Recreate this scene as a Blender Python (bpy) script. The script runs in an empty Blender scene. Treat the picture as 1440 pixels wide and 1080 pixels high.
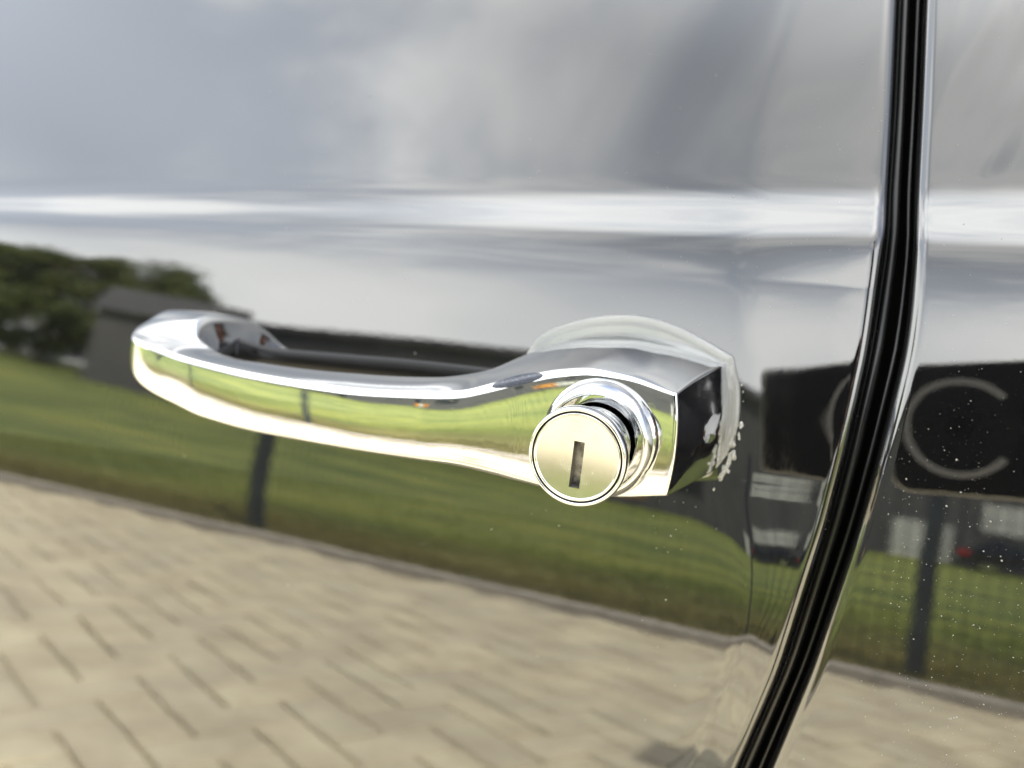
import bpy, bmesh, math, random
import numpy as np
from math import sin, cos, tan, radians, pi, sqrt, atan2, hypot
from mathutils import Vector, Matrix, Quaternion
random.seed(7); rng = np.random.default_rng(7)
S = bpy.context.scene
COL = S.collection

# ------------------------------------------------------------------ camera
EYE = Vector((0.0, -0.25, 1.0))
def cam_axes(yaw=26.0, pitch=-9.0, roll=3.0):
    y, p, r = map(radians, (yaw, pitch, roll))
    F = Vector((-sin(y)*cos(p), cos(y)*cos(p), sin(p)))
    R = F.cross(Vector((0, 0, 1))).normalized(); U = R.cross(F)
    return cos(r)*R+sin(r)*U, -sin(r)*R+cos(r)*U, F
CR, CU, CF = cam_axes()
cd = bpy.data.cameras.new('camera'); cam = bpy.data.objects.new('camera', cd); COL.objects.link(cam)
cam.matrix_world = Matrix(((CR.x, CU.x, -CF.x, EYE.x), (CR.y, CU.y, -CF.y, EYE.y), (CR.z, CU.z, -CF.z, EYE.z), (0, 0, 0, 1)))
cd.sensor_width = 36; cd.sensor_fit = 'HORIZONTAL'; cd.lens = 32.5
cd.clip_start = 0.01; cd.clip_end = 3000
cd.dof.use_dof = True; cd.dof.focus_distance = 0.215; cd.dof.aperture_fstop = 10.5; cd.dof.aperture_blades = 0
S.camera = cam

# ------------------------------------------------------------------ sun, sky, exposure
SUN = Vector((0.50, 0.36, 0.80)).normalized()
sl = bpy.data.lights.new('sun', 'SUN'); so = bpy.data.objects.new('sun', sl); COL.objects.link(so)
sl.energy = 3.6; sl.angle = radians(0.5); sl.color = (1.0, 0.95, 0.86)
so.rotation_mode = 'QUATERNION'; so.rotation_quaternion = SUN.to_track_quat('Z', 'Y')
W = bpy.data.worlds.new('World'); S.world = W; W.use_nodes = True
S.view_settings.view_transform = 'Standard'; S.view_settings.look = 'None'
S.view_settings.exposure = 1.75; S.view_settings.gamma = 1.0
S.render.engine = 'CYCLES'

class NT:
    """small helper round a node tree"""
    def __init__(s, nt): s.t = nt; s.n = nt.nodes; s.l = nt.links
    def new(s, typ, **kw):
        n = s.n.new(typ)
        for k, v in kw.items(): setattr(n, k, v)
        return n
    def put(s, sock, v):
        if isinstance(v, bpy.types.NodeSocket): s.l.new(v, sock)
        elif v is not None: sock.default_value = v
    def math(s, op, a, b=None, c=None, clamp=False):
        n = s.new('ShaderNodeMath', operation=op, use_clamp=clamp)
        s.put(n.inputs[0], a); s.put(n.inputs[1], b); s.put(n.inputs[2], c)
        return n.outputs[0]
    def noise(s, vec, scale, detail=3, rough=0.5, dist=0.0, out=0):
        n = s.new('ShaderNodeTexNoise'); s.put(n.inputs['Vector'], vec)
        n.inputs['Scale'].default_value = scale; n.inputs['Detail'].default_value = detail
        n.inputs['Roughness'].default_value = rough; n.inputs['Distortion'].default_value = dist
        return n.outputs[out]
    def ramp(s, fac, stops, interp='LINEAR'):
        n = s.new('ShaderNodeValToRGB'); n.color_ramp.interpolation = interp
        e = n.color_ramp.elements
        while len(e) < len(stops): e.new(0.5)
        for k, (p, c) in enumerate(stops):
            e[k].position = p; e[k].color = (c[0], c[1], c[2], 1) if hasattr(c, '__len__') else (c, c, c, 1)
        s.put(n.inputs[0], fac); return n.outputs[0]
    def mix(s, fac, a, b, mode='MIX'):
        n = s.new('ShaderNodeMix', data_type='RGBA', blend_type=mode)
        s.put(n.inputs[0], fac); s.put(n.inputs[6], a); s.put(n.inputs[7], b)
        return n.outputs[2]
    def mapr(s, v, a, b, c=0.0, d=1.0, smooth=True):
        n = s.new('ShaderNodeMapRange', interpolation_type='SMOOTHSTEP' if smooth else 'LINEAR')
        s.put(n.inputs[0], v)
        for i, q in enumerate((a, b, c, d)): n.inputs[1+i].default_value = q
        return n.outputs[0]
    def bump(s, h, strength, dist):
        n = s.new('ShaderNodeBump'); n.inputs['Strength'].default_value = strength
        n.inputs['Distance'].default_value = dist; s.put(n.inputs['Height'], h); return n.outputs[0]

w = NT(W.node_tree); w.n.clear()
wo = w.new('ShaderNodeOutputWorld'); bg = w.new('ShaderNodeBackground'); bg.inputs[1].default_value = 0.1
w.l.new(bg.outputs[0], wo.inputs[0])
sky = w.new('ShaderNodeTexSky', sky_type='NISHITA'); sky.sun_disc = False
sky.sun_elevation = math.asin(SUN.z); sky.sun_rotation = atan2(SUN.x, SUN.y)
sky.air_density = 1.0; sky.dust_density = 1.5
tc = w.new('ShaderNodeTexCoord'); sx = w.new('ShaderNodeSeparateXYZ'); w.l.new(tc.outputs['Generated'], sx.inputs[0])
zc = w.math('MAXIMUM', sx.outputs[2], 0.0); den = w.math('ADD', zc, 0.22)
cx = w.new('ShaderNodeCombineXYZ'); w.put(cx.inputs[0], w.math('DIVIDE', sx.outputs[0], den)); w.put(cx.inputs[1], w.math('DIVIDE', sx.outputs[1], den))
n1 = w.noise(cx.outputs[0], 1.15, 7, 0.55, 0.6); n2 = w.noise(cx.outputs[0], 0.45, 3, 0.5)
lum = w.ramp(zc, [(0.0, 9.5), (0.33, 9.0), (0.46, 7.0), (0.62, 4.2), (0.80, 4.5), (0.93, 12.0), (1.0, 14.0)])
CLOUD_LUM = 1.0
tone = w.mix(w.mapr(n1, 0.39, 0.61), (0.50, 0.54, 0.60, 1), (0.96, 0.965, 0.95, 1))
# near the horizon the cloud sheet is an even pale grey
tone = w.mix(w.mapr(zc, 0.20, 0.42), (0.99, 1.0, 0.97, 1), tone)
lumn = w.new('ShaderNodeVectorMath', operation='SCALE'); w.put(lumn.inputs[0], tone)
# ramp outputs clip at 1, so luminance is rebuilt from segments
seg = w.math('ADD', w.mapr(zc, 0.30, 0.58, 13.5, 8.2), w.math('ADD', w.mapr(zc, 0.70, 0.90, 0.0, 11.0), w.math('MULTIPLY', w.mapr(sx.outputs[0], -0.22, -0.74, 0.0, 8.0), w.mapr(zc, 0.30, 0.55, 0.15, 1.0))))
w.put(lumn.inputs[3], seg)
cover = w.math('ADD', w.mapr(w.math('ADD', sx.outputs[1], w.math('MULTIPLY', sx.outputs[0], 0.40)), 0.55, -0.12, 0.0, 0.95), w.mapr(n2, 0.45, 0.7, -0.12, 0.35), clamp=True)
w.l.new(w.mix(cover, sky.outputs[0], lumn.outputs[0]), bg.inputs[0])

# ------------------------------------------------------------------ helpers
def put_obj(name, me, mat=None, parent=None, smooth=False):
    if mat is not None and not me.materials: me.materials.append(mat)
    o = bpy.data.objects.new(name, me); COL.objects.link(o)
    if parent is not None: o.parent = parent
    if smooth:
        me.polygons.foreach_set('use_smooth', [True]*len(me.polygons))
    return o
def mesh(name, verts, faces, mat=None, parent=None, smooth=False):
    me = bpy.data.meshes.new(name)
    me.from_pydata([tuple(v) for v in verts], [], [tuple(f) for f in faces]); me.update()
    return put_obj(name, me, mat, parent, smooth)
def tag(o, label=None, cat=None, group=None, kind=None):
    for k, v in (('label', label), ('category', cat), ('group', group), ('kind', kind)):
        if v: o[k] = v
    return o
def empty(name, loc, label, cat, group=None, rz=0.0):
    o = bpy.data.objects.new(name, None); COL.objects.link(o); o.location = loc; o.rotation_euler = (0, 0, rz)
    return tag(o, label, cat, group)
class MB:
    def __init__(s): s.v = []; s.f = []
    def add(s, v, f):
        k = len(s.v); s.v += [tuple(p) for p in v]; s.f += [tuple(i+k for i in q) for q in f]
    def box(s, x0, x1, y0, y1, z0, z1):
        s.add([(x0,y0,z0),(x1,y0,z0),(x1,y1,z0),(x0,y1,z0),(x0,y0,z1),(x1,y0,z1),(x1,y1,z1),(x0,y1,z1)],
              [(0,3,2,1),(4,5,6,7),(0,1,5,4),(1,2,6,5),(2,3,7,6),(3,0,4,7)])
    def cbox(s, x0, x1, y0, y1, z0, z1, c):
        """box with a chamfered top rim"""
        v = [(x0,y0,z0),(x1,y0,z0),(x1,y1,z0),(x0,y1,z0),(x0,y0,z1-c),(x1,y0,z1-c),(x1,y1,z1-c),(x0,y1,z1-c),
             (x0+c,y0+c,z1),(x1-c,y0+c,z1),(x1-c,y1-c,z1),(x0+c,y1-c,z1)]
        f = [(8,9,10,11)]
        for a, b in ((0, 4), (4, 8)):
            for k in range(4): q = (k+1) % 4; f.append((a+k, a+q, b+q, b+k))
        s.add(v, f)
    def tube(s, pts, rad, n=6, cap=True):
        pts = [Vector(p) for p in pts]; k0 = len(s.v)
        for i, p in enumerate(pts):
            d = (pts[min(i+1, len(pts)-1)]-pts[max(i-1, 0)]).normalized()
            a = d.cross(Vector((0, 0, 1)) if abs(d.z) < 0.9 else Vector((1, 0, 0))).normalized(); b = d.cross(a)
            r = rad[i] if hasattr(rad, '__len__') else rad
            for k in range(n):
                t = 2*pi*k/n; s.v.append(tuple(p+a*r*cos(t)+b*r*sin(t)))
        for i in range(len(pts)-1):
            for k in range(n):
                q = (k+1) % n; s.f.append((k0+i*n+k, k0+i*n+q, k0+(i+1)*n+q, k0+(i+1)*n+k))
        if cap:
            s.f.append(tuple(k0+k for k in range(n))[::-1]); s.f.append(tuple(k0+(len(pts)-1)*n+k for k in range(n)))
    def obj(s, name, mat, parent=None, smooth=False): return mesh(name, s.v, s.f, mat, parent, smooth)

def material(name):
    m = bpy.data.materials.new(name); m.use_nodes = True
    t = NT(m.node_tree); b = t.n['Principled BSDF']
    return m, t, b
def simple(name, col, rough=0.6, metal=0.0, var=0.15, scale=6.0, bump=0.0, bdist=0.002):
    m, t, b = material(name); co = t.new('ShaderNodeTexCoord').outputs['Object']
    f = t.noise(co, scale, 5, 0.6)
    c = t.mix(t.mapr(f, 0.3, 0.7), tuple(x*(1-var) for x in col)+(1,), tuple(min(1, x*(1+var)) for x in col)+(1,))
    t.put(b.inputs['Base Color'], c); b.inputs['Roughness'].default_value = rough; b.inputs['Metallic'].default_value = metal
    if bump: t.put(b.inputs['Normal'], t.bump(t.noise(co, scale*6, 4), bump, bdist))
    return m

# ------------------------------------------------------------------ materials of the car
def make_paint():
    m, t, b = material('black_paint')
    co = t.new('ShaderNodeTexCoord').outputs['Object']
    b.inputs['Base Color'].default_value = (0.0035, 0.0036, 0.004, 1)
    b.inputs['IOR'].default_value = 2.15
    # faint bloom of fine dust and polishing haze in the lacquer
    r = t.mapr(t.noise(co, 22, 4, 0.6), 0.35, 0.75, 0.012, 0.045); t.put(b.inputs['Roughness'], r)
    h = t.math('ADD', t.math('MULTIPLY', t.noise(co, 520, 2), 0.14), t.noise(co, 60, 2))
    t.put(b.inputs['Normal'], t.bump(h, 0.3, 0.00004))
    return m
PAINT = make_paint()
def make_chrome(name, col, rough, rmax, bdist, scr=1.0):
    m, t, b = material(name); co = t.new('ShaderNodeTexCoord').outputs['Object']
    b.inputs['Metallic'].default_value = 1.0
    s = t.noise(co, 180, 5, 0.7)
    mp = t.new('ShaderNodeMapping'); t.put(mp.inputs[0], co); mp.inputs['Scale'].default_value = (0.35, 1, 3.0); mp.inputs['Rotation'].default_value = (0, 0.5, 0)
    mp2 = t.new('ShaderNodeMapping'); t.put(mp2.inputs[0], co); mp2.inputs['Scale'].default_value = (2.2, 1, 0.12); mp2.inputs['Rotation'].default_value = (0, -0.9, 0)
    sc = t.math('MAXIMUM', t.mapr(t.noise(mp.outputs[0], 900, 3, 0.7), 0.62, 0.72), t.mapr(t.noise(mp2.outputs[0], 1100, 3, 0.7), 0.63, 0.73))
    film = t.mapr(t.noise(co, 40, 6, 0.75), 0.45, 0.75)
    t.put(b.inputs['Roughness'], t.math('ADD', t.mapr(s, 0.45, 0.8, rough, rmax), t.math('ADD', t.math('MULTIPLY', sc, 0.14*scr), t.math('MULTIPLY', film, 0.05))))
    pit = t.mapr(t.noise(co, 2600, 2, 0.5), 0.73, 0.78)
    t.put(b.inputs['Base Color'], t.mix(t.math('MULTIPLY', pit, 0.6), col+(1,), (0.12, 0.12, 0.12, 1)))
    h = t.math('ADD', t.math('ADD', t.noise(co, 55, 2), t.math('MULTIPLY', t.noise(mp.outputs[0], 900, 3, 0.7), 0.06)), t.math('MULTIPLY', sc, -0.05*scr))
    t.put(b.inputs['Normal'], t.bump(h, 0.3, bdist))
    return m
CHROME = make_chrome('chrome', (0.63, 0.635, 0.64), 0.02, 0.10, 0.00006)
FACE = make_chrome('satin_lock_face', (0.56, 0.555, 0.525), 0.20, 0.34, 0.00003, 0.25)
RUBBER = simple('black_rubber', (0.006, 0.006, 0.0065), 0.22, 0, 0.3, 60)
DARK = simple('dark_jamb', (0.003, 0.003, 0.003), 0.95, 0, 0.3, 30); DARK.node_tree.nodes['Principled BSDF'].inputs['Specular IOR Level'].default_value = 0.05
def make_gasket():
    m, t, b = material('clear_gasket'); co = t.new('ShaderNodeTexCoord').outputs['Object']
    b.inputs['Base Color'].default_value = (0.90, 0.91, 0.89, 1); b.inputs['Transmission Weight'].default_value = 0.78
    b.inputs['Roughness'].default_value = 0.04; b.inputs['IOR'].default_value = 1.45
    return m
GASKET = make_gasket()

# ------------------------------------------------------------------ shape of the body side (millimetres, outward = -y)
TZ = np.array([-600,-300,-150,-108,-87,-72,-60,-52,-36,-22,-12,-3,2,5,9,13,17,21,60,150.,300])
TT = np.array([-10,-4,1.2,4,6.4,8.0,8.4,8.8,9.4,10.2,11.4,15,19,34,41,34,22,17.5,19,23.,25])
_z = np.arange(-620, 320, 0.25); _t = np.interp(_z, TZ, TT)
_k = np.exp(-0.5*(np.arange(-24, 25)*0.25/1.6)**2); _k /= _k.sum()
_t = np.convolve(np.pad(_t, 24, mode='edge'), _k, 'valid')
_P = np.concatenate([[0], np.cumsum(np.tan(np.radians((_t[1:]+_t[:-1])/2))*0.25)]); _P -= np.interp(-45, _z, _P)
def skew(X, Z): return Z-0.02*(X+60)
def prof(X, Z): return np.interp(skew(X, Z), _z, _P)            # how far the skin lies back (+y)
_dz = np.array([-600, -300, -150, -111.6, -70.9, -51.8, -25.5, -13.7, 5.8, 14.9, 31.2, 43.7, 100, 320.]); _dx = np.array([-165, -87, -44, -33.4, -26.2, -23.8, -21.4, -21.2, -21.3, -22.3, -23.6, -24.7, -30, -50.])
_fz = np.array([-600, -300, -150, -109.6, -73.1, -50.5, -24.7, -13.1, 4.3, 15.2, 31.2, 43.5, 100, 320.]); _fx = np.array([-158, -80, -37.5, -27.3, -20.2, -17.0, -14.1, -14.0, -14.9, -16.6, -17.9, -18.9, -24, -43.])
_kk = np.exp(-0.5*(np.arange(-40, 41)*0.25/4.0)**2); _kk /= _kk.sum()
def smooth_line(z, x):
    a = np.interp(_z, z, x); return np.convolve(np.pad(a, 40, mode='edge'), _kk, 'valid')
_DE = smooth_line(_dz, _dx); _FE = smooth_line(_fz, _fx)
def door_edge(Z): return np.interp(Z, _z, _DE)
def fend_edge(Z): return np.interp(Z, _z, _FE)
def smooth01(x): x = np.clip(x, 0, 1); return x*x*(3-2*x)

def waves(X, Z, seed):
    g = np.random.default_rng(seed); out = np.zeros_like(X)
    for i in range(26):
        L = g.uniform(25, 110); a = g.uniform(0, 2*pi); k = 2*pi/L
        out += 0.00018*L*g.normal()*0.12*np.sin(k*(cos(a)*X+sin(a)*Z)+g.uniform(0, 6.3))
    return out
zrows = np.unique(np.round(np.concatenate([np.arange(-560, -200, 12), np.arange(-200, -20, 2.0), np.arange(-20, 40, 0.6), np.arange(40, 120, 2.5), np.arange(120, 261, 10)]), 3))
def skin(name, side, edge, xfar, hump, mat, parent):
    """door (side=-1) or fender (side=+1): a skin that rolls over at its shut line"""
    s = np.unique(np.concatenate([np.arange(0, 4, 0.25), np.arange(4, 50, 0.8), np.arange(50, 300, 4), np.arange(300, xfar+1, 25)]))
    R = 4.0
    V = []; 
    Zg, Sg = np.meshgrid(zrows, s, indexing='ij')
    E = edge(Zg); X = E+side*Sg
    if side < 0:
        # skin turns gently towards the shut line
        KS = [-5, 0, 2, 5.5, 7.4, 11.7, 17.2, 21.7, 24.7, 27.5, 34, 45]; KA = [6.0, 5.9, 5.3, 4.2, 4.05, 4.8, 5.8, 6.8, 7.3, 5.5, 1.1, 0]
        gz = np.arange(0, 70, 0.2); Q = np.zeros_like(X)
        for i in range(len(zrows)):
            z = zrows[i]; e0 = float(edge(np.array([z]))[0]); zl = max(z, -60.0); fl_ = float(smooth01((-62-z)/45))
            se = (-23.3-(e0-gz+0.12*(min(zl, 0)+39.5)))+(min(0.0, e0-float(edge(np.array([-60.0]))[0])))*(z < -60)
            se = se*(1-fl_)+gz*2.3*fl_
            q = np.tan(np.radians(np.interp(se, KS, KA))); q = np.convolve(np.pad(q, 6, mode='edge'), np.ones(13)/13, 'valid')
            c = np.cumsum(q[::-1])[::-1]*0.2
            Q[i] = np.interp(s, gz, c, right=0.0)*np.interp(z, [-130, -95, -8, 12], [0.7, 1, 1, 0.35])
    else:
        Q = np.tan(radians(hump))*smooth01((30-Sg)/30)*6.0*0
    roll = np.where(Sg < R, 1.2*(R-np.sqrt(np.maximum(R*R-(R-Sg)**2, 0))), 0)
    Y = prof(X, Zg)+Q+roll+waves(X, Zg, 3 if side < 0 else 5)
    cz_ = Zg-0.02*(X+60)-9; band = np.exp(-(cz_/7)**2)*smooth01((X+230)/120)
    Y = Y+band*(0.0035*np.sin(cz_*4.1+X/37)+0.003*np.sin(cz_*7.3-X/23+1)+0.0025*np.sin(cz_*2.6+X/15))
    zs_ = (Zg-0.02*(X+60)-9)/4.0
    Y = Y+1.1*smooth01((-X-150)/150)*0.5*(1+np.tanh(1.2*zs_))
    if side > 0:
        # hand-beaten ripples above the swage of the rear panel
        m = smooth01((Zg-16)/12)*smooth01(Sg/8)
        Y = Y+m*(0.030*np.sin(X/1.5-Zg/7+1.8*np.sin(Zg/14))+0.08*np.sin(X/3.4-Zg/9+1.5*np.sin(X/9+Zg/20)))
        # swage flares into the panel away from the shut line
    # return flange behind the rolled edge
    nr, nc = X.shape
    verts = np.stack([X, Y, Zg], -1).reshape(-1, 3)
    fl = np.stack([X[:, 0]+side*0.0, Y[:, 0]+9, Zg[:, 0]], -1)
    fl2 = np.stack([X[:, 0]-side*-6.0, Y[:, 0]+9.5, Zg[:, 0]], -1)
    n0 = len(verts); verts = np.concatenate([verts, fl, fl2])/1000.0
    verts[:, 2] += 1.0
    i, j = np.meshgrid(np.arange(nr-1), np.arange(nc-1), indexing='ij')
    a = (i*nc+j).ravel(); b = a+1; c = a+nc+1; d = a+nc
    F = np.stack([a, b, c, d] if side > 0 else [a, d, c, b], -1).tolist()
    for r in range(nr-1):
        q = [r*nc, (r+1)*nc, n0+r+1, n0+r]; q2 = [n0+r, n0+r+1, n0+nr+r+1, n0+nr+r]
        F += [q if side > 0 else q[::-1], q2 if side > 0 else q2[::-1]]
    return mesh(name, verts.tolist(), F, mat, parent, True)

car = empty('car', (0, 0, 0), 'glossy black car side with chrome door handle, seen very close', 'car')
door = skin('door', -1, door_edge, 900, 7.3, PAINT, car); door['label'] = 'glossy black door skin with a raised swage line'
fender = skin('rear_panel', 1, fend_edge, 700, 0, PAINT, car); fender['label'] = 'glossy black body panel behind the shut line'
def surf(X, Z): return float(prof(X, Z))

def strip(name, mat, xoff, depth, rad, parent):
    mb = MB(); pts = []; 
    for Z in np.arange(-540, 258, 6.0):
        X = door_edge(Z)*(1-xoff)+fend_edge(Z)*xoff
        d0 = float(np.mean([surf(X, Z+q) for q in np.arange(-30, 31, 3)]))
        pts.append((X/1000, (d0+depth)/1000, 1+Z/1000))
    mb.tube(pts, rad/1000, 14); return mb.obj(name, mat, parent, True)
# door seal in the gap: two ribs of glossy rubber on a dark jamb
strip('door_seal', RUBBER, 0.16, 8.5, 1.2, car)
strip('door_seal', RUBBER, 0.72, 10.5, 0.7, car)
mb = MB(); v = []; f = []
zz = np.arange(-545, 262, 12.0)
for k, Z in enumerate(zz):
    for X, dy in ((door_edge(Z)-30, 14.5), (fend_edge(Z)+30, 14.5)):
        v.append((X/1000, (surf(X, Z)+dy+6)/1000, 1+Z/1000))
    if k: f.append((2*k-2, 2*k-1, 2*k+1, 2*k))
mb.add(v, f); mb.obj('door_jamb', DARK, car)

# ------------------------------------------------------------------ door handle (chrome), lofted from plan and elevation curves
def fillet(P, R, bul, na=6, nf=4):
    """closed polygon -> rounded outline; P 2-D points, R radius per corner, bul outward bulge per edge"""
    n = len(P); out = []
    for i in range(n):
        p = P[i]; a = P[i-1]-p; b = P[(i+1) % n]-p; la = np.linalg.norm(a); lb = np.linalg.norm(b); a = a/la; b = b/lb
        th = np.arccos(np.clip(a@b, -1, 1)); t = min(R[i]/np.tan(th/2), 0.46*la, 0.46*lb); r = t*np.tan(th/2)
        c = p+(a+b)/np.linalg.norm(a+b)*r/np.sin(th/2)
        s0 = p+a*t-c; s1 = p+b*t-c
        a0 = atan2(s0[1], s0[0]); d = (atan2(s1[1], s1[0])-a0+pi) % (2*pi)-pi
        out.append([c+r*np.array([cos(a0+d*k/na), sin(a0+d*k/na)]) for k in range(na+1)])
    res = []
    for i in range(n):
        res += out[i]; p = out[i][-1]; q = out[(i+1) % n][0]; e = q-p; L = np.linalg.norm(e)
        nn = np.array([e[1], -e[0]])/max(L, 1e-9)
        for k in range(1, nf+1):
            u = k/(nf+1); res.append(p+e*u+nn*bul[i]*4*u*(1-u))
    return np.array(res)
def pchip(xs, ys, x):
    xs = np.array(xs, float); ys = np.array(ys, float); h = np.diff(xs); d = np.diff(ys)/h; m = np.zeros(len(xs))
    m[0] = d[0]; m[-1] = d[-1]
    for i in range(1, len(xs)-1):
        m[i] = 0 if d[i-1]*d[i] <= 0 else (h[i-1]+h[i])*3/((2*h[i]+h[i-1])/d[i-1]+(h[i]+2*h[i-1])/d[i])
    k = np.clip(np.searchsorted(xs, x)-1, 0, len(h)-1); t = (x-xs[k])/h[k]
    return ys[k]*(1+2*t)*(1-t)**2+m[k]*h[k]*t*(1-t)**2+ys[k+1]*t*t*(3-2*t)+m[k+1]*h[k]*t*t*(t-1)
# columns: back plan X,Y | front plan X,Y | z top at back, top at front, bottom front, bottom back | top radius, bottom radius
ST = [
 (-233,-9,  -258,-9,  -34,-33,-56,-56, 5, 5, 4, 5),
 (-233, 8,  -259, 8,  -32,-32,-52,-54, 4, 5, 4, 5),
 (-232,15,  -258.5,18, -33,-36,-49,-54, 2.4, 2.5, 4, 5),
 (-229,19.5,  -253.5,27,  -37,-38.8,-50.5,-56, 1.3, 2.2, 2.5, 3),
 (-221,22.5,  -242.5,33.2,-40,-40.4,-55,-58, 1.5, 3, 2.5, 2),
 (-212,24.5,-228,35.6,  -42,-42,-58.6,-59, 2.0, 3.4, 2.5, 0),
 (-200,25.5,-211,38.2,-42.6,-43.2,-61,-60.5, 2.0, 2.8, 2.5, 0),
 (-180,26,  -186,40.2,-42.4,-44.2,-62.2,-61, 2.2, 2.5, 2.5, 0),
 (-155,26,  -157,41.0,  -41.2,-44.4,-62,-61, 2.2, 2.4, 2.5, 0),
 (-132,25,  -132,39.8,-39.3,-43,-62,-61.5, 2.3, 3.0, 2.5, 0),
 (-121,18,  -120,38.2,-37.2,-41.6,-62.4,-62.5, 2.5, 4.4, 2.5, 0),
 (-113, 6,  -110,36.4,-32.6,-38.4,-63.6,-64, 3, 5, 1.5, 0),
 (-104,-2,  -101,35.0,-28.6,-35.4,-64.4,-65.5, 2.8, 4, 0.8, 0),
 (-94, -8,  -92, 34.3,-26.4,-33,-64.8,-65.5, 2.4, 2.6, 0.8, 0),
 (-84, -8,  -83, 34.0,  -25.9,-31.8,-64.6,-65, 2.0, 1.8, 0.8, 0),
 (-74, -8,  -74, 33.5,  -27.2,-32.4,-63.8,-63.4, 1.5, 1.5, 0.8, 0),
 (-62, -8,  -62, 32.5,-30.6,-35.4,-61.6,-59.6, 0.9, 1.0, 0.8, 0)]
def handle_body():
    A = np.array(ST, float); mid = (A[:, 0:2]+A[:, 2:4])/2
    s = np.concatenate([[0], np.cumsum(np.linalg.norm(np.diff(mid, axis=0), axis=1))])
    N = 190; u = np.linspace(0, s[-1], N)
    C = np.stack([pchip(s, A[:, k], u) for k in range(A.shape[1])], 1)
    rings = []
    for i in range(N):
        bx, by, fx, fy, ztb, ztf, zbf, zbb, rt, rb, rk, kx = C[i]
        L = hypot(fx-bx, fy-by)
        P = np.array([(-kx*0.75, zbb), (L+0.45, zbf), (L-0.3, ztf), (kx*0.25, ztb)])      # counter-clockwise in (out, z)
        esc = smooth01((bx+118)/24)
        bul = [0.3, 0.30+0.1*esc, 0.35*(1-esc)+1.1*esc, 0.3]
        o = fillet(P, [2.0, rb, rt, rk], bul, 7, 7)
        ring = []
        for (q, z) in o:
            X = bx+(fx-bx)*q/L; Y = by+(fy-by)*q/L
            xe = -57.2-3.6*(Y/24)-2.2*((z+48)/17)**2
            wgt = smooth01((X+98)/36)
            X = X+wgt*(xe+0.9+62-0)*1.0*((X+98)/36 if X > -98 else 0)
            ring.append((X, Y, z))
        rings.append(ring)
    base = np.array(rings[-1]); cy, cz = 13.0, -48.0; r = 0.9
    for a in (22.5, 45, 67.5, 90):                                   # small radius round the end facet
        th = radians(a); q = base.copy(); d = np.stack([cy-q[:, 1], cz-q[:, 2]], 1); d /= np.linalg.norm(d, axis=1)[:, None]
        q[:, 1:] += d*r*(1-cos(th)); q[:, 0] += r*sin(th); rings.append(q.tolist())
    last = np.array(rings[-1])
    for k in (0.85, 0.6, 0.3, 0.02):
        q = last.copy(); q[:, 1] = cy+(last[:, 1]-cy)*k; q[:, 2] = cz+(last[:, 2]-cz)*k
        q[:, 0] = -57.2-3.6*(q[:, 1]/24)-2.2*((q[:, 2]+48)/17)**2+1.8-0.0
        off = (last[:, 0]-(-57.2-3.6*(last[:, 1]/24)-2.2*((last[:, 2]+48)/17)**2)); q[:, 0] += off-1.8+0.5*(1-k*k)
        rings.append(q.tolist())
    n = len(rings[0]); V = [p for rg in rings for p in rg]; F = []
    for i in range(len(rings)-1):
        for k in range(n):
            q = (k+1) % n; F.append((i*n+k, i*n+q, (i+1)*n+q, (i+1)*n+k))
    V = [(x/1000, -y/1000, 1+z/1000) for x, y, z in V]
    F.append(tuple(range(n))[::-1]); F.append(tuple((len(rings)-1)*n+k for k in range(n)))
    o = mesh('door_handle', V, F, CHROME, car, True)
    bm = bmesh.new(); bm.from_mesh(o.data); bmesh.ops.recalc_face_normals(bm, faces=bm.faces); bm.to_mesh(o.data); bm.free()
    return o
handle = handle_body(); handle['label'] = 'curved chrome grip with key lock at its right end'

# slim black strip added on the door, standing for the dark reflection behind the grip
REFL_BLACK = simple('reflection_black', (0.003, 0.003, 0.0032), 0.30, 0, 0.2, 60); REFL_BLACK.node_tree.nodes['Principled BSDF'].inputs['Specular IOR Level'].default_value = 0.3
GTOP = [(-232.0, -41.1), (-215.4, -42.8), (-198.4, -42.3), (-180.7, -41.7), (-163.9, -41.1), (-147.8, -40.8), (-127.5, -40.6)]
def reflection_band():
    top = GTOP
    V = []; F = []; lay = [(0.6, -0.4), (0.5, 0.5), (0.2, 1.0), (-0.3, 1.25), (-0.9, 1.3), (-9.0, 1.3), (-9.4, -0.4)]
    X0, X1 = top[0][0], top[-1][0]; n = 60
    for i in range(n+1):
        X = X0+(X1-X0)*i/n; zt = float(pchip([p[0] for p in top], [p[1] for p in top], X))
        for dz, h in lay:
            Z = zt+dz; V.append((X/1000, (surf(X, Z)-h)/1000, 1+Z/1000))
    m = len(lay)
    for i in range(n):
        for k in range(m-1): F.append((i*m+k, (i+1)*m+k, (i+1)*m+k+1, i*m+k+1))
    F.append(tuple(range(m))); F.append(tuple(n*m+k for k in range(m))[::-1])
    o = mesh('reflection_strip', V, F, REFL_BLACK, door, True)
reflection_band()
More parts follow.
